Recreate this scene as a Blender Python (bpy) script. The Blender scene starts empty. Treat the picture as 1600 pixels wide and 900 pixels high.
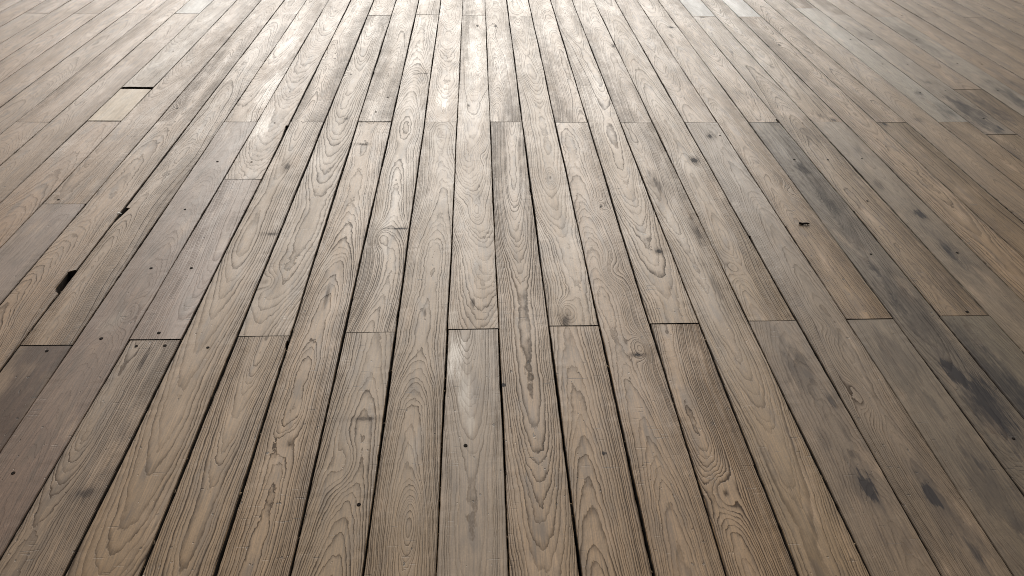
import bpy, math, random
from mathutils import Vector, Matrix

# ------------------------------------------------------------------ camera, sky, sun, exposure
SC = bpy.context.scene
COL = SC.collection
cam_data = bpy.data.cameras.new("camera")
cam_data.sensor_width = 36.0
cam_data.lens = 1156.0 / 1600.0 * 36.0
cam_data.clip_start = 0.02
cam_data.clip_end = 2000.0
cam = bpy.data.objects.new("camera", cam_data)
COL.objects.link(cam)
Fv = Vector((0.04393955, 0.8092881, -0.58576624))
Rv = Vector((0.99899112, -0.04103714, 0.01823995))
Uv = Vector((0.00927679, 0.58597673, 0.81027478))
M = Matrix((Rv, Uv, -Fv)).transposed().to_4x4()
M.translation = Vector((0.08887, 0.0, 1.27352))
cam.matrix_world = M
SC.camera = cam

SUN_EL = math.radians(19.0)
SUN_AZ = math.radians(-2.0)          # clockwise from +Y, the way the boards run
world = bpy.data.worlds.new("World")
SC.world = world
world.use_nodes = True
wt = world.node_tree
wt.nodes.clear()
wo = wt.nodes.new("ShaderNodeOutputWorld")
wb = wt.nodes.new("ShaderNodeBackground")
sky = wt.nodes.new("ShaderNodeTexSky")
sky.sky_type = 'NISHITA'
sky.sun_disc = False
sky.sun_elevation = SUN_EL
sky.sun_rotation = SUN_AZ
sky.air_density = 1.0
sky.dust_density = 6.0
sky.ozone_density = 1.0
hs = wt.nodes.new("ShaderNodeHueSaturation")
hs.inputs['Saturation'].default_value = 0.2
wt.links.new(sky.outputs[0], hs.inputs['Color'])
wt.links.new(hs.outputs[0], wb.inputs[0])
wb.inputs[1].default_value = 0.05
wt.links.new(wb.outputs[0], wo.inputs[0])

sun_data = bpy.data.lights.new("sun", 'SUN')
sun_data.energy = 5.0
sun_data.angle = math.radians(54.0)
sun_data.color = (1.0, 0.955, 0.885)
sun = bpy.data.objects.new("sun", sun_data)
COL.objects.link(sun)
sd = Vector((math.sin(SUN_AZ) * math.cos(SUN_EL), math.cos(SUN_AZ) * math.cos(SUN_EL), math.sin(SUN_EL)))
sun.rotation_euler = (-sd).to_track_quat('-Z', 'Y').to_euler()
sun.location = sd * 50

SC.view_settings.view_transform = 'Standard'
SC.view_settings.look = 'None'
SC.view_settings.gamma = 1.0
SC.view_settings.use_curve_mapping = False
SC.view_settings.exposure = 0.34
SC.cycles.filter_width = 1.0

# ------------------------------------------------------------------ node helpers
class NT:
    def __init__(self, tree):
        self.t = tree
    def put(self, sock, v):
        if v is None:
            return
        if isinstance(v, bpy.types.NodeSocket):
            self.t.links.new(v, sock)
        else:
            if hasattr(sock, 'default_value'):
                dv = sock.default_value
                if hasattr(dv, '__len__') and not hasattr(v, '__len__'):
                    v = [v] * len(dv)
                elif hasattr(dv, '__len__') and len(v) == 3 and len(dv) == 4:
                    v = tuple(v) + (1.0,)
                sock.default_value = v
    def m(self, op, a, b=None, c=None, clamp=False):
        n = self.t.nodes.new("ShaderNodeMath"); n.operation = op; n.use_clamp = clamp
        for i, v in enumerate((a, b, c)):
            self.put(n.inputs[i], v)
        return n.outputs[0]
    def add(self, a, b): return self.m('ADD', a, b)
    def sub(self, a, b): return self.m('SUBTRACT', a, b)
    def mul(self, a, b): return self.m('MULTIPLY', a, b)
    def ma(self, a, b, c): return self.m('MULTIPLY_ADD', a, b, c)
    def vm(self, op, a, b=None):
        n = self.t.nodes.new("ShaderNodeVectorMath"); n.operation = op
        self.put(n.inputs[0], a)
        if b is not None: self.put(n.inputs[1], b)
        return n.outputs['Value'] if op in ('LENGTH', 'DOT_PRODUCT') else n.outputs[0]
    def xyz(self, x, y, z=0.0):
        n = self.t.nodes.new("ShaderNodeCombineXYZ")
        self.put(n.inputs[0], x); self.put(n.inputs[1], y); self.put(n.inputs[2], z)
        return n.outputs[0]
    def noise(self, vec, detail=2.0, rough=0.5, dist=0.0):
        n = self.t.nodes.new("ShaderNodeTexNoise"); n.noise_dimensions = '3D'
        self.put(n.inputs['Vector'], vec)
        n.inputs['Scale'].default_value = 1.0
        n.inputs['Detail'].default_value = detail
        n.inputs['Roughness'].default_value = rough
        n.inputs['Distortion'].default_value = dist
        return n.outputs[0]
    def smooth(self, v, a, b, lo=0.0, hi=1.0):
        n = self.t.nodes.new("ShaderNodeMapRange"); n.interpolation_type = 'SMOOTHSTEP'
        self.put(n.inputs[0], v)
        n.inputs[1].default_value = a; n.inputs[2].default_value = b
        n.inputs[3].default_value = lo; n.inputs[4].default_value = hi
        return n.outputs[0]
    def lin(self, v, a, b, lo=0.0, hi=1.0):
        n = self.t.nodes.new("ShaderNodeMapRange")
        self.put(n.inputs[0], v)
        n.inputs[1].default_value = a; n.inputs[2].default_value = b
        n.inputs[3].default_value = lo; n.inputs[4].default_value = hi
        return n.outputs[0]
    def mix(self, f, a, b, mode='MIX'):
        n = self.t.nodes.new("ShaderNodeMix"); n.data_type = 'RGBA'; n.blend_type = mode
        n.clamp_factor = True
        self.put(n.inputs[0], f); self.put(n.inputs[6], a); self.put(n.inputs[7], b)
        return n.outputs[2]

# ------------------------------------------------------------------ the wood: one node group, cut differently for each board
def build_wood_group():
    g = bpy.data.node_groups.new("weathered_wood", 'ShaderNodeTree')
    itf = g.interface
    def inp(name, v, t='NodeSocketFloat'):
        s = itf.new_socket(name, in_out='INPUT', socket_type=t); s.default_value = v
    inp('Seed', 0.0); inp('Centre', 0.0); inp('Cut', 0.05); inp('Slope', 0.05); inp('Spacing', 0.005)
    inp('Contrast', 1.0); inp('Knot', 0.0); inp('Stain', 0.0); inp('Gloss', 0.0); inp('Grey', 0.3)
    inp('Wander', 1.0); inp('Wood', (0.3, 0.24, 0.18, 1), 'NodeSocketColor'); inp('Ring', (0.12, 0.085, 0.06, 1), 'NodeSocketColor')
    inp('Scuff', 0.5); inp('Cup', 0.0); inp('PaleSheen', 0.0); inp('Shine', 1.0)
    itf.new_socket('Shader', in_out='OUTPUT', socket_type='NodeSocketShader')
    gi = g.nodes.new("NodeGroupInput"); go = g.nodes.new("NodeGroupOutput")
    I = {s.name: s for s in gi.outputs if s.name}
    N = NT(g)
    tc = g.nodes.new("ShaderNodeTexCoord")
    sp = g.nodes.new("ShaderNodeSeparateXYZ"); g.links.new(tc.outputs['Object'], sp.inputs[0])
    x, y, z = sp.outputs
    S = I['Seed']
    s1 = N.mul(S, 7.31); s2 = N.mul(S, 3.77); s3 = N.mul(S, 11.9)
    def nz(fx, fy, off, detail=2.0, rough=0.5, dist=0.0):
        return N.noise(N.xyz(N.ma(x, fx, N.add(s1, off)), N.ma(y, fy, s2), s3), detail, rough, dist)
    # annual rings: distance from a wandering pith, seen where the board cuts through them
    n1 = N.sub(nz(0.0, 0.9, 1.3, 1.0), 0.5)
    n2 = N.sub(nz(0.0, 1.1, 5.7, 2.0), 0.5)
    n3 = N.sub(nz(8.0, 1.5, 9.1, 2.0), 0.5)
    n4 = N.sub(nz(48.0, 20.0, 2.9, 3.0, 0.6), 0.5)
    cx = N.sub(N.sub(x, I['Centre']), N.mul(n1, 0.14))
    d = N.add(N.ma(y, I['Slope'], I['Cut']), N.mul(N.mul(n2, 0.075), I['Wander']))
    r = N.m('SQRT', N.add(N.mul(cx, cx), N.mul(d, d)))
    r = N.add(r, N.mul(N.mul(n3, 0.010), I['Wander']))
    r = N.add(r, N.mul(n4, 0.0046))
    r = N.add(r, I['Knot'])
    t = N.m('DIVIDE', r, I['Spacing'])
    wob = N.noise(N.xyz(N.mul(t, 0.45), s1, s3), 1.0)
    t = N.ma(wob, 2.2, t)
    ring = N.m('FLOOR', t)
    f = N.m('FRACT', t)
    wn = g.nodes.new("ShaderNodeTexWhiteNoise"); wn.noise_dimensions = '2D'
    g.links.new(N.xyz(ring, S), wn.inputs['Vector'])
    w = wn.outputs[0]
    # soft rise, hard outer edge
    side = N.m('DIVIDE', N.m('ABSOLUTE', cx), N.add(N.m('SQRT', N.add(N.mul(cx, cx), N.mul(d, d))), 0.0001))
    rise = N.m('POWER', f, N.ma(side, -3.6, 4.8))
    fall = N.smooth(f, 0.90, 1.0, 1.0, 0.0)
    line = N.mul(rise, fall)
    line = N.mul(N.mul(line, N.ma(w, 1.15, 0.75)), N.ma(side, 0.60, 0.56))
    fib = nz(260.0, 5.0, 3.1, 3.0, 0.6)
    fib2 = nz(620.0, 28.0, 6.3, 2.0, 0.6)
    patch = nz(7.0, 1.7, 8.2, 4.0, 0.6)
    patch2 = nz(26.0, 9.0, 4.4, 4.0, 0.62)
    line = N.mul(line, N.smooth(patch2, 0.25, 0.6, 0.55, 1.15))
    line = N.m('MULTIPLY', line, I['Contrast'])
    pore = N.mul(N.smooth(fib2, 0.55, 0.70), N.ma(line, 0.8, 0.14))
    dark = N.m('ADD', N.mul(line, 1.0), N.mul(pore, 0.55), clamp=True)
    base = N.mix(dark, I['Wood'], I['Ring'])
    # weathered grey and browner stretches
    base = N.mix(N.mul(N.smooth(patch, 0.42, 0.68), I['Grey']), base, (0.145, 0.110, 0.074))
    base = N.mix(N.mul(N.smooth(patch2, 0.50, 0.72), 0.30), base, N.mix(0.55, base, (0.10, 0.075, 0.055)))
    base = N.mix(N.mul(N.smooth(nz(16.0, 5.0, 12.7, 3.0), 0.55, 0.75), 0.35), base, (0.33, 0.23, 0.15))
    v = N.mul(N.lin(fib, 0.25, 0.75, 0.70, 1.28), N.lin(fib2, 0.25, 0.75, 0.72, 1.25))
    v = N.mul(v, N.lin(nz(240.0, 240.0, 31.0, 2.0), 0.3, 0.7, 0.91, 1.09))
    v = N.mul(v, N.lin(patch, 0.3, 0.7, 0.94, 1.07))
    base = N.mix(1.0, base, N.xyz(v, v, v), 'MULTIPLY')
    base = N.mix(N.mul(N.mul(N.smooth(nz(34.0, 7.0, 41.0, 3.0, 0.6), 0.52, 0.66), N.ma(side, -0.8, 1.0)), 0.55), base, (0.065, 0.042, 0.026))
    # dents, pits and short cross-grain scratches
    pit = N.smooth(nz(85.0, 60.0, 15.2, 2.0), 0.715, 0.75)
    scr = N.mul(N.smooth(nz(22.0, 240.0, 17.3, 1.0), 0.69, 0.74), N.smooth(nz(10.0, 7.0, 19.9, 2.0), 0.52, 0.62))
    chk = N.mul(N.smooth(nz(330.0, 6.0, 23.0, 2.0), 0.71, 0.76), N.smooth(nz(9.0, 2.2, 29.0, 2.0), 0.5, 0.62))
    mark = N.m('MAXIMUM', N.m('MAXIMUM', N.mul(pit, 0.85), N.mul(scr, 0.75)), N.mul(chk, 0.7))
    mark = N.mul(mark, I['Scuff'])
    base = N.mix(mark, base, (0.025, 0.019, 0.015))
    # grime working in from the long edges
    ax = N.m('ABSOLUTE', x)
    eg = N.mul(N.smooth(N.add(ax, N.mul(N.sub(patch2, 0.5), 0.012)), 0.058, 0.071), N.ma(patch2, 0.42, 0.0))
    base = N.mix(eg, base, (0.05, 0.037, 0.027))
    # dark mildew / oil stains following the fibre
    st = N.mul(N.m('MULTIPLY', I['Stain'], N.ma(fib, 1.1, N.lin(patch2, 0.3, 0.7, 0.15, 0.7)), clamp=True), 0.9)
    base = N.mix(st, base, (0.026, 0.025, 0.028))
    base = N.mix(N.m('MULTIPLY', I['PaleSheen'], N.mul(N.ma(fib, 1.2, 0.25), N.ma(line, -0.6, 1.0)), clamp=True), base, (0.40, 0.35, 0.29))  # pale streaks: gloss sheen and some wear painted into the base colour
    bs = g.nodes.new("ShaderNodeBsdfPrincipled")
    g.links.new(base, bs.inputs['Base Color'])
    ro = N.add(0.57, N.mul(N.sub(patch, 0.5), 0.22))
    ro = N.add(ro, N.mul(N.sub(patch2, 0.5), 0.14))
    ro = N.add(ro, N.mul(dark, 0.10))
    ro = N.add(ro, N.mul(st, 0.2))
    ro = N.sub(ro, N.mul(I['Gloss'], 0.09))
    ro = N.m('MAXIMUM', ro, 0.34)
    g.links.new(ro, bs.inputs['Roughness'])
    g.links.new(N.mul(N.mul(N.m('MAXIMUM', N.ma(dark, -0.38, 0.54), 0.08), N.ma(st, -0.75, 1.0)), I['Shine']), bs.inputs['Specular IOR Level'])
    h = N.add(N.mul(line, -0.55), N.mul(fib, 0.25))
    h = N.add(h, N.mul(patch2, 0.9))
    h = N.add(h, N.mul(N.noise(N.xyz(N.ma(x, 13.0, s1), N.ma(y, 3.5, s2), 4.2), 1.0), 3.5))
    h = N.sub(h, N.mul(mark, 1.2))
    h = N.add(h, N.mul(N.mul(N.mul(x, x), 210.0), I['Cup']))
    bp = g.nodes.new("ShaderNodeBump")
    bp.inputs['Strength'].default_value = 0.55
    bp.inputs['Distance'].default_value = 0.0010
    g.links.new(h, bp.inputs['Height'])
    g.links.new(bp.outputs[0], bs.inputs['Normal'])
    g.links.new(bs.outputs[0], go.inputs[0])
    return g
WOOD = build_wood_group()

def board_material(name, P, knots, stains, glosses, pales, dy):
    m = bpy.data.materials.new(name); m.use_nodes = True
    t = m.node_tree; t.nodes.clear(); N = NT(t)
    out = t.nodes.new("ShaderNodeOutputMaterial")
    gr = t.nodes.new("ShaderNodeGroup"); gr.node_tree = WOOD
    for k, v in P.items():
        N.put(gr.inputs[k], v)
    t.links.new(gr.outputs[0], out.inputs[0])
    if knots or stains or glosses or pales:
        tc = t.nodes.new("ShaderNodeTexCoord"); oc = tc.outputs['Object']
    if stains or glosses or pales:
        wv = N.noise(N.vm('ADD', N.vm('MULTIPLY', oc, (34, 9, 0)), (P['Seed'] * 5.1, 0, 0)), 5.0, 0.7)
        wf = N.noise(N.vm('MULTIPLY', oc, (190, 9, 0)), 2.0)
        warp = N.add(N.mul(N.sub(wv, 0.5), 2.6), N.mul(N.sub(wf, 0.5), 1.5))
    if knots:
        acc = None
        for (kx, ky, a, rx, ry) in knots:
            q = N.vm('LENGTH', N.vm('MULTIPLY', N.vm('SUBTRACT', oc, (kx, ky - dy, 0)), (1 / rx, 1 / ry, 0)))
            e = N.mul(N.m('EXPONENT', N.mul(N.mul(q, q), -1.0)), a)
            acc = e if acc is None else N.add(acc, e)
        t.links.new(acc, gr.inputs['Knot'])
    for lst, sock in ((stains, 'Stain'), (glosses, 'Gloss'), (pales, 'PaleSheen')):
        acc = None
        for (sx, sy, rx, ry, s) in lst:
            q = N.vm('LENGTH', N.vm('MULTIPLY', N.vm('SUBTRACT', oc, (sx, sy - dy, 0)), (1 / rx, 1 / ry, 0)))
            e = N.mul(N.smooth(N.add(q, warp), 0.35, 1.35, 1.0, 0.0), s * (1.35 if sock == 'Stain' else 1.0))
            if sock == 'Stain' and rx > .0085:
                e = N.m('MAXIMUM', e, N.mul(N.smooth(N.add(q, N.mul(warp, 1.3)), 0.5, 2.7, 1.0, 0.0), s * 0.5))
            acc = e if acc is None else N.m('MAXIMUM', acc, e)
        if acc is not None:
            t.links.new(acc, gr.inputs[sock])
    return m

def plain(name, col, rough, nscale=0.0, col2=None, bump=0.0, spec=0.5):
    m = bpy.data.materials.new(name); m.use_nodes = True
    t = m.node_tree; t.nodes.clear(); N = NT(t)
    out = t.nodes.new("ShaderNodeOutputMaterial"); b = t.nodes.new("ShaderNodeBsdfPrincipled")
    t.links.new(b.outputs[0], out.inputs[0])
    b.inputs['Roughness'].default_value = rough
    b.inputs['Specular IOR Level'].default_value = spec
    if nscale:
        tc = t.nodes.new("ShaderNodeTexCoord")
        nn = N.noise(N.vm('MULTIPLY', tc.outputs['Object'], (nscale,) * 3), 4.0, 0.6)
        t.links.new(N.mix(N.smooth(nn, 0.35, 0.65), col, col2 or col), b.inputs['Base Color'])
        if bump:
            bp = t.nodes.new("ShaderNodeBump"); bp.inputs['Distance'].default_value = bump
            t.links.new(nn, bp.inputs['Height']); t.links.new(bp.outputs[0], b.inputs['Normal'])
    else:
        b.inputs['Base Color'].default_value = tuple(col) + (1,)
    return m
M_SIDE = plain("shaded_dirty_edge", (0.030, 0.024, 0.019), 0.9, 60.0, (0.055, 0.042, 0.032), spec=0.2)  # dirty board sides, with the shade inside the gaps put into the colour
M_JOIST = plain("joist_timber", (0.035, 0.028, 0.022), 0.9, 12.0, (0.06, 0.047, 0.036), spec=0.2)
M_SOIL = plain("dark_soil", (0.028, 0.022, 0.016), 1.0, 3.0, (0.055, 0.045, 0.032), 0.02, spec=0.1)
M_SCREW = plain("screw_hole_shade", (0.006, 0.005, 0.005), 0.9, 300.0, (0.016, 0.011, 0.008), spec=0.08)  # near-black disc colour standing in for the shade of a countersunk hole
M_LEAF = plain("dead_leaf", (0.010, 0.007, 0.005), 0.85, 150.0, (0.022, 0.015, 0.010), spec=0.1)
M_CHIP = plain("pale_chip", (0.72, 0.70, 0.66), 0.6, 200.0, (0.6, 0.57, 0.5))

def link(name, mesh, parent=None):
    o = bpy.data.objects.new(name, mesh); COL.objects.link(o)
    if parent: o.parent = parent
    return o

# ------------------------------------------------------------------ ground and deck
def sheet(name, s, z, mat):
    me = bpy.data.meshes.new(name)
    me.from_pydata([(-s, -s, z), (s, -s, z), (s, s, z), (-s, s, z)], [], [(0, 1, 2, 3)])
    me.materials.append(mat)
    return me
ground = link("ground", sheet("ground", 400.0, -0.34, M_SOIL))
ground['kind'] = 'structure'
ground['label'] = "dark bare soil seen only through the gaps of the deck"
deck = bpy.data.objects.new("wooden_deck", None); COL.objects.link(deck)
deck.empty_display_size = 0.3
deck['kind'] = 'structure'
deck['label'] = "weathered boardwalk deck of long brown planks running away from the viewer"

W = 0.14
TH = 0.028
OFF = {-24: -.03, -21: -.024, -18: -.0172, -17: -.0122, -16: -.0141, -15: -.0079, -14: -.003, -13: -.0012, -12: -.003, -11: .0006, -10: .0021, -9: .0095,
       -8: .0098, -7: .006, -6: .003, -5: 0, -4: .0022, -3: .0021, -2: .0039, -1: .0023, 0: .001, 1: .0003, 2: -.0019, 3: -.002,
       4: -.0015, 5: -.0023, 6: -.0021, 7: -.0036, 8: -.0012, 9: -.0032, 10: -.0058, 11: -.0007, 12: -.0009, 13: .0017,
       14: -.003, 15: .0014, 17: -.0028, 18: .0047, 19: .014, 24: .02}
KS = sorted(OFF)
def seam_x(k):
    if k in OFF: return k * W + OFF[k]
    if k < KS[0]: return k * W + OFF[KS[0]]
    if k > KS[-1]: return k * W + OFF[KS[-1]]
    a = max(q for q in KS if q < k); b = min(q for q in KS if q > k)
    return k * W + OFF[a] + (OFF[b] - OFF[a]) * (k - a) / (b - a)
# width of the open joint on the left of row k
GAP = {-12: .004, -11: .0035, -10: .0045, -9: .0055, -8: .0085, -7: .0048, -6: .0035, -5: .0078, -4: .0078, -3: .0078, -2: .0074, -1: .0062, 0: .0042, 1: .0038,
       2: .0062, 3: .0062, 4: .0066, 5: .0060, 6: .0046, 7: .0050, 8: .0046, 9: .0042, 10: .0040, 11: .0044, 12: .0034, 13: .0050, 14: .0048,
       15: .0034, 16: .0054, 17: .0034, 18: .0056}
grng = random.Random(5)
def gap(k):
    if k not in GAP: GAP[k] = grng.choice([.0036, .0046, .0054, .0058])
    return GAP[k]
def joints(k):
    if k in JO: return JO[k]
    rr = random.Random(k * 31 + 7)
    if k % 2 == 0:
        return [-1.45, 1.572 + 0.0033 * k - (0.00035 * k * k if k < 0 else 0) + rr.uniform(-.003, .003), 4.54 + 0.001 * k + rr.uniform(-.008, .012), 7.5]
    return [-0.02, 2.966 + rr.uniform(-.005, .006), 5.96]
JO = {-6: [-1.45, 1.543, 2.45, 7.4], -10: [-0.7, 2.273, 5.3], -11: [-.02, 2.974, 3.352, 5.96], 15: [-.02, 2.969, 4.746, 7.7],
      16: [-.02, 2.839, 4.60, 7.5], 17: [0.4, 3.359, 6.36], -7: [-.02, 2.965, 5.96]}
# (row, edge, y0, y1, depth, shape)
CHIPS = [(-9, 'R', 1.755, 1.871, .019, 'flat'), (-8, 'L', 2.148, 2.243, .014, 'ramp'), (-6, 'R', 2.80, 2.93, .007, 'ramp'),
         (7, 'L', 1.96, 2.04, .003, 'ramp'), (10, 'L', 2.0, 2.2, .003, 'ramp'), (4, 'R', 1.0, 1.08, .002, 'ramp'),
         (8, 'L', 1.95, 2.10, .003, 'ramp'), (9, 'R', 2.96, 3.0, .008, 'flat'), (-4, 'R', 1.5, 1.53, .004, 'flat')]

NAILS = [(-1.356, 2.303), (-0.898, 2.593), (-0.77, 2.59), (-0.906, 2.232), (-0.896, 1.878), (-0.777, 1.877), (-0.911, 1.549), (-1.03, 1.502), (-0.769, 1.57), (-0.809, 1.517), (-0.736, 1.518), (-0.622, 1.507), (-0.916, 1.098), (0.054, 1.153), (-0.166, 0.995), (-1.473, 3.864), (-0.762, 2.955), (-0.769, 3.305), (-0.318, 3.242), (-0.354, 3.072), (2.191, 4.116), (2.314, 4.118), (2.575, 4.122), (2.718, 4.125), (2.192, 3.714), (2.323, 3.71), (2.597, 3.724), (2.726, 3.72), (2.195, 3.32), (2.329, 3.338), (2.59, 3.344), (1.492, 2.958), (2.326, 3.005), (3.008, 4.783), (3.027, 4.754), (2.952, 4.856), (2.721, 4.605), (1.33, 2.604), (1.464, 2.601), (1.604, 2.609), (1.477, 2.27), (1.337, 1.926), (1.622, 1.93), (1.485, 1.623), (1.33, 1.143), (1.094, 2.826)]
STAINS = [(9, .0, 1.24, .06, .17, .6), (10, -.045, 1.28, .045, .26, .6), (9, .0, 1.62, .05, .22, .45), (8, .01, 1.0, .05, .16, .4), (7, .01, .95, .045, .14, .35), (6, .0, 1.38, .04, .13, .35), (6, .01, 1.02, .035, .09, .35),
          (9, .0, 2.3, .045, .35, .28), (16, .0, 3.05, .06, .25, .55), (17, -.02, 3.1, .05, .25, .5), (15, .03, 3.1, .04, .16, .35), (11, .0, 1.95, .04, .22, .35), (18, .02, 3.25, .05, .25, .5), (19, .0, 3.3, .05, .3, .35), (8, .0, 1.42, .05, .12, .3), (10, .02, 1.75, .04, .16, .3),
          (18, -0.02, 4.146, 0.038, 0.361, 0.35), (16, -0.014, 3.448, 0.026, 0.028, 0.5), (15, 0.01, 3.304, 0.019, 0.027, 0.4), (16, 0.006, 3.155, 0.024, 0.086, 0.7), (16, -0.008, 2.973, 0.029, 0.115, 0.55), (15, 0.032, 3.069, 0.024, 0.075, 0.5), (14, -0.006, 2.99, 0.023, 0.028, 0.4), (18, 0.028, 3.222, 0.025, 0.078, 0.6), (11, -0.004, 3.028, 0.017, 0.032, 0.35), (10, 0.002, 2.839, 0.033, 0.075, 0.35), (16, -0.003, 4.188, 0.045, 0.084, 0.3), (9, 0.002, 2.53, 0.02, 0.079, 0.6), (9, 0.002, 2.29, 0.028, 0.178, 0.5), (9, -0.004, 2.091, 0.031, 0.198, 0.35), (11, -0.04, 2.39, 0.015, 0.05, 0.4), (11, 0.01, 2.178, 0.016, 0.042, 0.95), (11, 0.015, 2.684, 0.016, 0.052, 0.3), (11, -0.01, 1.92, 0.015, 0.113, 0.65), (9, -0.021, 1.843, 0.012, 0.045, 0.6), (16, -0.064, 2.653, 0.021, 0.069, 0.5), (9, -0.027, 1.66, 0.026, 0.077, 0.55), (10, -0.061, 1.397, 0.031, 0.186, 0.5), (9, -0.017, 1.36, 0.025, 0.067, 0.9), (9, 0.007, 1.258, 0.035, 0.121, 0.85), (6, 0.019, 1.432, 0.017, 0.048, 0.45), (6, 0.003, 1.335, 0.016, 0.104, 0.35), (6, 0.038, 1.277, 0.013, 0.033, 0.6), (7, 0.018, 1.533, 0.011, 0.046, 0.3), (8, -0.005, 1.526, 0.014, 0.045, 0.3), (8, 0.008, 1.248, 0.013, 0.063, 0.35), (6, 0.017, 1.013, 0.017, 0.049, 1.0), (6, 0.019, 1.102, 0.009, 0.027, 0.4), (7, 0.002, 0.985, 0.015, 0.034, 0.9), (7, -0.0, 1.046, 0.008, 0.025, 0.4), (8, 0.016, 1.062, 0.012, 0.045, 0.65), (7, 0.02, 0.842, 0.013, 0.044, 0.75), (8, -0.001, 0.936, 0.022, 0.056, 0.4), (6, -0.027, 1.154, 0.015, 0.041, 0.3), (7, 0.023, 0.927, 0.011, 0.026, 0.3), (9, 0.029, 1.565, 0.018, 0.05, 0.35), (6, 0.031, 1.193, 0.015, 0.061, 0.25),
          (8, .03, 4.33, .02, .012, .8), (7, .0, 2.82, .012, .02, .8), (11, .03, 2.99, .012, .02, .8), (5, -.02, 2.4, .02, .06, .5), (-4, .02, 3.0, .012, .02, .6), (-5, .0, 2.55, .012, .03, .6), (-2, .03, 3.55, .03, .008, .6), (-3, -.02, 2.75, .02, .008, .6), (16, .03, 2.9, .01, .03, .9), (6, .02, 2.6, .014, .02, .8), (4, .03, 1.95, .012, .012, .8), (13, -.04, 2.95, .012, .02, .8),
          # dents, cracked knots and scuffs
          (2, .016, 1.122, .005, .006, 1.0), (0, .021, 4.337, .007, .02, .8), (1, -.016, 4.327, .007, .02, .8), (0, -.022, 3.146, .006, .018, .7),
          (3, .012, 1.455, .012, .006, 1.3), (5, .057, 3.982, .01, .02, .9), (10, -.017, 4.534, .014, .008, 1.0), (-6, .0, 1.47, .006, .05, .5),
          (-1, .006, 1.64, .006, .02, .5), (2, -.02, 1.60, .012, .03, .5), (5, .04, 2.1, .012, .12, .45), (5, .02, 1.78, .012, .1, .4),
          (-2, .03, 1.24, .03, .006, .5), (-6, .03, 1.04, .02, .012, .45), (-3, .0, 1.72, .006, .05, .4), (0, .0, 1.69, .006, .02, .5),
          (-5, .055, 2.07, .03, .008, .5), (-2, .03, 2.10, .03, .004, .9), (1, -.065, 1.35, .006, .006, 1.2)]
KNOTS = [(3, 0.029, 1.484, 0.03), (-2, -0.023, 2.041, 0.02), (3, 0.018, 2.242, 0.02), (2, -0.019, 1.64, 0.02), (3, 0.006, 1.838, 0.018), (6, -0.034, 1.856, 0.015), (0, 0.012, 2.21, 0.015), (0, 0.028, 2.637, 0.01), (-4, -0.038, 3.545, 0.02), (-5, -0.033, 3.776, 0.02), (-3, -0.001, 1.174, 0.01), (-2, -0.003, 1.102, 0.015), (-1, 0.013, 0.943, 0.02), (-1, 0.007, 3.073, 0.015), (0, 0.015, 3.421, 0.015), (-1, -0.001, 4.121, 0.02), (-9, -0.028, 3.119, 0.02), (-10, 0.007, 3.581, 0.02), (7, 0.023, 4.284, 0.02), (12, -0.01, 4.018, 0.02), (5, 0.028, 3.344, 0.015), (7, -0.022, 1.287, 0.02), (4, -0.024, 1.005, 0.02), (8, 0.019, 2.338, 0.02), (-7, 0.029, 1.656, 0.015), (-4, 0.03, 4.325, 0.015), (7, -0.002, 1.564, 0.012), (2, 0.005, 2.443, 0.015), (-4, -0.04, 1.803, 0.015)]
GLOSS = [(0, -.04, 1.47, .03, .09, 1.3), (0, -.015, 1.28, .02, .10, .9), (-7, .05, 3.35, .05, .35, .9), (-6, -.04, 2.95, .04, .15, .8), (-7, .0, 3.9, .06, .3, .8),
         (-1, .0, 3.25, .03, .15, .8), (-3, .02, 2.2, .03, .2, .5), (0, 0, 3.9, .05, .5, .7), (1, 0, 3.7, .04, .4, .5), (-2, .0, 2.3, .03, .25, .5)]

PALE_SHEENS = [(0, -.048, 1.475, .022, .085, .8), (0, -.02, 1.34, .014, .08, .55), (0, -.004, 1.215, .010, .04, .35), (-7, .05, 3.42, .03, .25, .3), (-7, .02, 3.0, .03, .1, .3),  # where the sheen on worn boards is painted as paler colour
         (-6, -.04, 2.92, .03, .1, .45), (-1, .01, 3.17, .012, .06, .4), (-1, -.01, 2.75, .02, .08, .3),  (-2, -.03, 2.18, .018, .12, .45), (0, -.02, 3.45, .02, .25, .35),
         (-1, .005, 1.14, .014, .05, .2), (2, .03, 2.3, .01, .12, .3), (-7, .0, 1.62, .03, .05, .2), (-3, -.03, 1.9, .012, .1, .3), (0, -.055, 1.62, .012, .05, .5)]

# look of single boards, keyed by (row, index of the segment from the viewer's end)
WOOD_C = (0.206, 0.126, 0.059); RING_C = (0.044, 0.025, 0.012)
PURPLE = (0.165, 0.122, 0.105); PUR_R = (0.095, 0.066, 0.056)
LOOK = {}
LBL = {}
def look(k, i, label=None, **kw):
    LOOK[(k, i)] = kw
    if label: LBL[(k, i)] = label
look(-8, 0, "dark purplish brown plank end at the left edge, one screw near its joint", Wood=(.075, .044, .028), Ring=(.07, .05, .043), Contrast=.5)
look(-7, 0, "purplish brown plank with four screw heads, left of centre", Wood=(.135, .082, .053), Ring=(.095, .066, .055), Contrast=.6)
look(-6, 1, "short purplish plank between two butt joints on the left", Wood=(.165, .105, .072), Ring=(.11, .073, .057), Contrast=.7)
look(-6, 0, "plank with split dark end grain and two screws at its joint", Wood=(.18, .118, .068), Ring=(.06, .038, .025), Contrast=1.2)
look(-9, 0, "plank with a black rotted hole in its right edge")
look(-10, 0, "reddish brown smooth plank with a screw above its far joint", Wood=(.175, .120, .090), Ring=(.10, .065, .048), Contrast=.5)
look(-11, 1, "short pale new looking plank piece below a wide dark gap", Wood=(.34, .26, .17), Ring=(.28, .205, .125), Contrast=.25, Scuff=.1, Grey=0.0)
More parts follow.
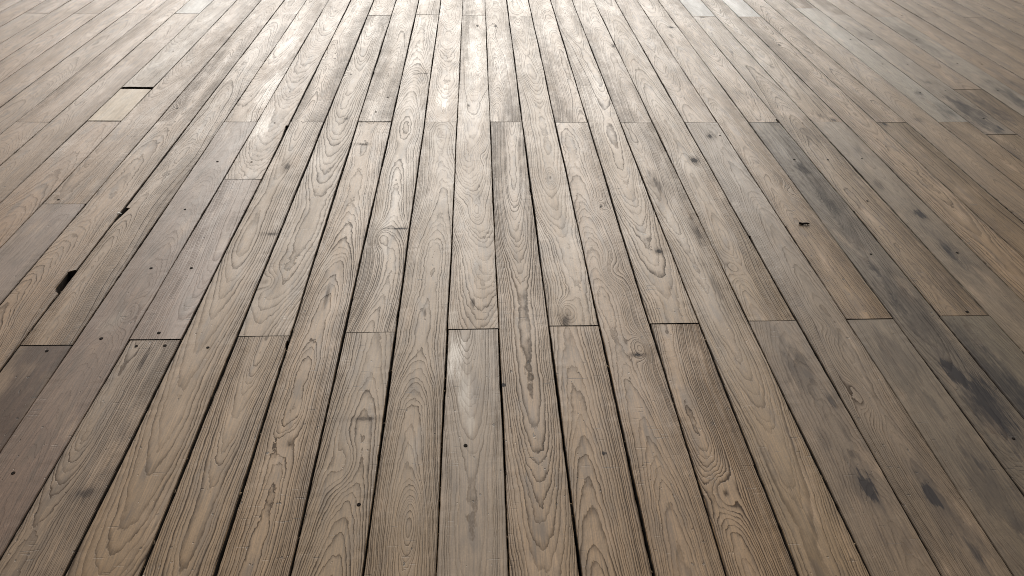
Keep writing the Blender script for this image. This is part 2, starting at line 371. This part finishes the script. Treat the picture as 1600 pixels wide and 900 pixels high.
look(-11, 2, "greyer plank with a broken near end above the wide gap", Wood=(.215, .155, .105))
look(10, 2, "smooth blue grey plank at the far right of centre", Wood=(.15, .145, .135), Ring=(.24, .23, .22), Contrast=.35)
look(12, 2, None, Wood=(.155, .145, .13), Ring=(.23, .215, .20), Contrast=.4)
look(-12, 2, None, Wood=(.18, .165, .145), Ring=(.2, .18, .16), Contrast=.5)
look(15, 1, None, Wood=(.175, .145, .105), Ring=(.10, .08, .06), Contrast=.5)
look(-5, 0, None, Contrast=.9, Spacing=.0055, Cut=.04)
look(-4, 1, None, Contrast=1.15, Spacing=.0045)
look(0, 0, "shinier wet looking plank end below the centre joint", Wood=(.18, .122, .072), Contrast=.75)
look(6, 0, "grey brown plank with a black oval stain", Wood=(.158, .108, .066), Contrast=.6)
look(7, 0, "plank with a dark round stain right of the oval one", Wood=(.160, .110, .067), Contrast=.7)
look(8, 0, "brown mottled plank near the right corner", Wood=(.128, .092, .057), Ring=(.08, .056, .038), Contrast=.5)
look(9, 0, "heavily blackened plank by the right edge", Wood=(.118, .088, .058), Ring=(.055, .042, .032), Contrast=.9)
look(10, 0, None, Wood=(.112, .086, .055), Contrast=.5)
look(11, 0, "plank with one small dark oval smudge on the right", Wood=(.158, .115, .073), Contrast=.5)
look(13, 1, None, Contrast=1.1)
look(12, 1, None, Contrast=1.15, Spacing=.0045)
look(16, 1, "plank with large dark mildew blotches, upper right", Wood=(.17, .125, .08), Contrast=.6)
look(18, 1, "plank with a long blue grey streak, upper right", Wood=(.18, .138, .092), Contrast=.4)

def rowtone(k, yc):
    """broad drift of the timber: redder on the left, greyer brown and smoother on the right"""
    if k <= -10: return (0.96, 0.88, 0.83), 0.55
    if k <= -6: return (0.93, 0.88, 0.85), 0.8
    if k >= 14: return (0.80, 0.82, 0.83), 0.65
    if k >= 9: return ((0.74, 0.73, 0.68), 0.7) if yc < 2.6 else ((0.88, 0.89, 0.88), 0.95)
    if k >= 5: return (0.88, 0.87, 0.82), 0.85
    return (1, 1, 1), 1.0

def plank_mesh(k, y0, y1, yc, xc, fine, rng):
    xl = seam_x(k) + gap(k) * .32 - xc
    xr = seam_x(k + 1) - gap(k + 1) * .32 - xc
    n = max(4, int((y1 - y0) / (0.016 if fine else 0.05)))
    V = []; Fc = []; MI = []
    ph = [rng.uniform(0, 6.28) for _ in range(8)]
    am = 0.0009 if abs(k) < 12 else 0.0006
    def wander(y, p):
        return am * (math.sin(y * 4.1 + ph[p]) + .6 * math.sin(y * 11.7 + ph[p + 1]))
    nicks = [[], []]
    for s in (0, 1):
        for _ in range(int((y1 - y0) * 3.2)):
            c = rng.uniform(y0, y1); nicks[s].append((c, rng.uniform(.006, .03), rng.uniform(.0003, .0013)))
    chips = [c for c in CHIPS if c[0] == k]
    def erode(y, s, j):
        e = rng.uniform(-.00025, .0005)
        for c, hw, dp in nicks[s]:
            q = abs(y - c) / hw
            if q < 1: e += dp * (1 - q)
        for (_, ed, a, b, dp, sh) in chips:
            if (ed == 'L') == (s == 0) and a <= y <= b:
                u = (y - a) / (b - a)
                if sh == 'ramp': e += dp * u
                else: e += dp * min(1, u / .12, (1 - u) / .06 + .25) 
        return e
    ys = [y0 + (y1 - y0) * i / n for i in range(n + 1)]
    for (_, ed, a, b, dp, sh) in chips:
        ys += [q for q in (a - .0015, a + .001, b - .001, b + .0015) if y0 < q < y1]
    ys.sort()
    broken = (k == -11 and y0 > 3.2 and y1 > 4)
    prevL = None
    for j, y in enumerate(ys):
        eL = erode(y, 0, j); eR = erode(y, 1, j)
        a = xl + eL + wander(y, 0); b = xr - eR - wander(y, 2) * 1.0
        bv = 0.0012
        zl = rng.uniform(-.0002, .0002)
        m1 = a + (b - a) * .33; m2 = a + (b - a) * .67
        yy = y - yc
        jit = (lambda: rng.uniform(-.0006, .0006)) if j in (0, len(ys) - 1) else (lambda: 0.0)
        if broken and j == 0: jit = lambda: rng.uniform(-.012, .006)
        V += [(a + .001, yy, -TH), (a, yy + jit(), -.0024), (a + bv, yy + jit(), zl), (m1, yy + jit(), .0), (m2, yy + jit(), .0), (b - bv, yy + jit(), zl), (b, yy + jit(), -.0024), (b - .001, yy, -TH)]
    R = 8
    for j in range(len(ys) - 1):
        o = j * R; p = o + R
        for q in range(7):
            Fc.append((o + q, o + q + 1, p + q + 1, p + q)); MI.append(0 if 1 <= q <= 5 else 1)
        Fc.append((o + 7, o, p, p + 7)); MI.append(1)
    Fc.append(tuple(range(R))[::-1]); MI.append(1)
    o = (len(ys) - 1) * R
    Fc.append(tuple(o + q for q in range(R))); MI.append(1)
    # quads above run left to right, then away: flip so that the top faces look up
    Fc = [f if i >= len(Fc) - 2 else f[::1] for i, f in enumerate(Fc)]
    me = bpy.data.meshes.new("plank")
    me.from_pydata(V, [], Fc)
    me.polygons.foreach_set('material_index', MI)
    me.update()
    return me

def screw_mesh():
    me = bpy.data.meshes.new("screw")
    V = [(0, 0, .0005)]; F = []
    n = 10; r1, r2 = .0034, .0050
    for r, z in ((r1, .0009), (r2, .0006), (r2, -.004)):
        for i in range(n):
            a = 2 * math.pi * i / n; V.append((r * math.cos(a), r * math.sin(a), z))
    for i in range(n):
        q = (i + 1) % n
        F.append((0, 1 + i, 1 + q))
        F.append((1 + i, 1 + n + i, 1 + n + q, 1 + q))
        F.append((1 + n + i, 1 + 2 * n + i, 1 + 2 * n + q, 1 + n + q))
    me.from_pydata(V, [], F); me.materials.append(M_SCREW); me.update()
    return me
SCREW = screw_mesh()

def visible(k, y0, y1):
    yf = min(y1, 5.9)
    if y1 < .45: return False
    xm = (k + .5) * W
    return -0.818 - .504 * (yf - .85) - .45 < xm < 1.138 + .62 * (yf - .79) + .45

for k in range(-27, 34):
    js = joints(k)
    for i in range(len(js) - 1):
        y0, y1 = js[i], js[i + 1]
        if not visible(k, y0, y1): continue
        rng = random.Random(k * 101 + i * 17 + 3 + {1: 900, 3: 40}.get(k, 0) + (60 if (k, i) == (4, 0) else 0))
        g0 = g1 = 0.0011 if y0 > 2.4 else 0.0016
        g1 = 0.0022 if y1 < 2.0 else 0.0009
        if k == -11 and i == 1: g1 = .017; g0 = .004
        if k == -11 and i == 2: g0 = .016
        if k == -11 and i == 0: g1 = .003
        if k == -6 and i < 2: g1 = .0025
        yc = (max(y0, -.2) + y1) / 2; xc = (k + .5) * W
        me = plank_mesh(k, max(y0, -.2) + g0, y1 - g1, yc, xc, y0 < 3.2 and -14 < k < 18, rng)
        tone, con = rowtone(k, yc)
        v = rng.uniform(.93, 1.07); hue = rng.uniform(-.03, .03)
        kw = LOOK.get((k, i), {})
        def tn(c, own):
            if own: return tuple(c)
            return (c[0] * tone[0] * v * (1 + hue), c[1] * tone[1] * v, c[2] * tone[2] * v * (1 - hue))
        P = {'Seed': float(rng.uniform(1, 40)), 'Centre': rng.uniform(-.03, .03), 'Cut': rng.uniform(.015, .04),
             'Slope': rng.choice([-1, 1]) * rng.uniform(.022, .05), 'Cup': rng.uniform(-1, 1.4),
             'Shine': .5 if (k == -8 and i == 0) else .8 if k in (-7, -10) else .62 if k >= 9 and yc < 2.6 else .8 if k >= 6 else 1.0, 'Spacing': rng.uniform(.0025, .0037), 'Contrast': con * rng.uniform(1.0, 1.3),
             'Grey': rng.uniform(.08, .30), 'Wander': rng.uniform(.7, 1.15), 'Scuff': rng.uniform(.5, .95)}
        for q in ('Contrast', 'Spacing', 'Scuff', 'Grey'):
            if q in kw: P[q] = kw[q]
        P['Cut'] += abs(P['Slope']) * (y1 - max(y0, -.2)) / 2
        P['Wood'] = tn(kw.get('Wood', WOOD_C), 'Wood' in kw)
        P['Ring'] = tn(kw.get('Ring', RING_C), 'Ring' in kw)
        kn = [(a, b, s * rng.choice([-1, 1]) * 1.0, rng.uniform(.02, .03), rng.uniform(.045, .08)) for (q, a, b, s) in KNOTS if q == k and y0 < b < y1]
        kdark = [(q[0] + .004, q[1] - .006, .005, .010, .75) for q in kn if abs(q[2]) >= .02 and rng.random() < .4]
        stn = kdark + [(a, b, c, d, s) for (q, a, b, c, d, s) in STAINS if q == k and y0 < b < y1]
        gls = [(a, b, c, d, s) for (q, a, b, c, d, s) in GLOSS if q == k and y0 < b < y1]
        pls = [(a, b, c, d, s) for (q, a, b, c, d, s) in PALE_SHEENS if q == k and y0 < b < y1]
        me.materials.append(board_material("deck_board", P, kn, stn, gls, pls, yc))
        me.materials.append(M_SIDE)
        o = link("plank", me, deck)
        dz = rng.uniform(-.0012, .0006)
        o.location = (xc, yc, dz)
        o.rotation_euler = (0, math.radians(rng.uniform(-.28, .28)), 0)
        if (k, i) in LBL: o['label'] = LBL[(k, i)]
        for (nx, ny) in NAILS:
            if math.floor(nx / W) == k and y0 < ny < y1:
                s = link("screw", SCREW, o)
                lx = max(-.058, min(.058, nx - xc))
                s.location = (lx, ny - yc, 0.0)
                s.rotation_euler = (0, 0, rng.uniform(0, 3)); s.scale = (rng.uniform(.75, 1.05),) * 2 + (1,)

# grit, seeds and leaf crumbs that have dropped into the open joints
gr = random.Random(77)
V = []; F = []
for _ in range(900):
    k = gr.randint(-14, 18)
    y = gr.uniform(.7, 4.0)
    x = seam_x(k) + gr.uniform(-.45, .45) * gap(k) * .8
    z = -gr.uniform(.001, .022)
    a = gr.uniform(.0008, .0022); b = gr.uniform(.0008, .005); an = gr.uniform(-.5, .5)
    ca, sa = math.cos(an), math.sin(an)
    o = len(V)
    for (px, py, pz) in ((-a, -b, 0), (a, -b * .7, .0003), (a * .8, b, 0), (-a * .9, b * .8, .0004), (0, 0, a)):
        V.append((x + px * ca - py * sa, y + px * sa + py * ca, z + pz))
    F += [(o, o + 1, o + 4), (o + 1, o + 2, o + 4), (o + 2, o + 3, o + 4), (o + 3, o, o + 4), (o + 3, o + 2, o + 1, o)]
gm = bpy.data.meshes.new("grit"); gm.from_pydata(V, [], F)
M_GRIT = plain("grit", (0.05, 0.035, 0.022), 0.9, 90.0, (0.26, 0.19, 0.12), spec=0.2)
gm.materials.append(M_GRIT); gm.update()
grit = link("grit", gm)
grit['kind'] = 'stuff'; grit['label'] = "brown grit and leaf crumbs caught in the open joints of the deck"

# joists below, one under each half metre
def box_mesh(name, x0, x1, y0, y1, z0, z1, mat):
    me = bpy.data.meshes.new(name)
    V = [(x, y, z) for z in (z0, z1) for y in (y0, y1) for x in (x0, x1)]
    me.from_pydata(V, [], [(0, 2, 3, 1), (4, 5, 7, 6), (0, 1, 5, 4), (2, 6, 7, 3), (0, 4, 6, 2), (1, 3, 7, 5)])
    me.materials.append(mat); me.update()
    return me
JM = box_mesh("joist", -4.2, 5.2, -.035, .035, -.15, -TH - .0035, M_JOIST)
for i in range(15):
    j = link("joist", JM, deck)
    j.location = (0, -.02 + i * .4975, 0)

# ------------------------------------------------------------------ small things lying on the deck
def grid_leaf(name, n, m, fn, mat, th=.0004):
    V = []; F = []
    for side in (0, 1):
        for i in range(n + 1):
            for j in range(m + 1):
                p = fn(i / n, j / m); V.append((p[0], p[1], p[2] + (th if side == 0 else 0)))
    st = (n + 1) * (m + 1)
    idx = lambda s, i, j: s * st + i * (m + 1) + j
    for i in range(n):
        for j in range(m):
            F.append((idx(0, i, j), idx(0, i + 1, j), idx(0, i + 1, j + 1), idx(0, i, j + 1)))
            F.append((idx(1, i, j), idx(1, i, j + 1), idx(1, i + 1, j + 1), idx(1, i + 1, j)))
    for i in range(n):
        for j in (0, m):
            F.append((idx(0, i, j), idx(0, i + 1, j), idx(1, i + 1, j), idx(1, i, j)))
    for j in range(m):
        for i in (0, n):
            F.append((idx(0, i, j), idx(0, i, j + 1), idx(1, i, j + 1), idx(1, i, j)))
    me = bpy.data.meshes.new(name); me.from_pydata(V, [], F); me.materials.append(mat); me.update()
    return me
leaf = bpy.data.objects.new("dead_leaf", None); COL.objects.link(leaf)
leaf.location = (1.188, 2.112, .0012); leaf.empty_display_size = .02
leaf['label'] = "small curled black brown dead leaf scrap lying on a plank right of centre"
leaf['category'] = "leaf"
lr = random.Random(9)
def blade1(u, v):
    w = .0075 * math.sin(math.pi * min(1, .08 + u * .95)) ** .7
    s = (v - .5) * 2
    return (-.019 + u * .020, s * w + .002 * math.sin(u * 5), .0006 + .0045 * (1 - s * s) * (1 - .3 * u) + .0008 * math.sin(u * 9))
def blade2(u, v):
    w = .0065 * (1 - u) ** .8 + .0006
    s = (v - .5) * 2
    return (-.001 + u * .019, s * w - .001, .0008 + .003 * (1 - s * s) + .002 * math.sin(u * 4))
def stem(u, v):
    s = (v - .5) * 2
    return (.005 + .003 * u + s * .0010, -.003 - u * .010, .0012 + .002 * math.sin(u * 3))
link("leaf_blade", grid_leaf("leaf_blade", 8, 6, blade1, M_LEAF), leaf)
link("leaf_blade", grid_leaf("leaf_blade", 8, 6, blade2, M_LEAF), leaf)
link("stem", grid_leaf("stem", 5, 2, stem, M_LEAF, .0008), leaf)

def chip_fn(u, v):
    return ((u - .5) * .015, (v - .5) * .005 * (1 - .5 * u), .0015 * math.sin(u * 3))
chip = link("wood_chip", grid_leaf("wood_chip", 4, 2, chip_fn, M_CHIP, .001))
chip.location = (-1.113, 2.205, .0008); chip.rotation_euler = (0, 0, -.2)
chip['label'] = "tiny white chip caught across a widened gap on the left"
chip['category'] = "wood chip"
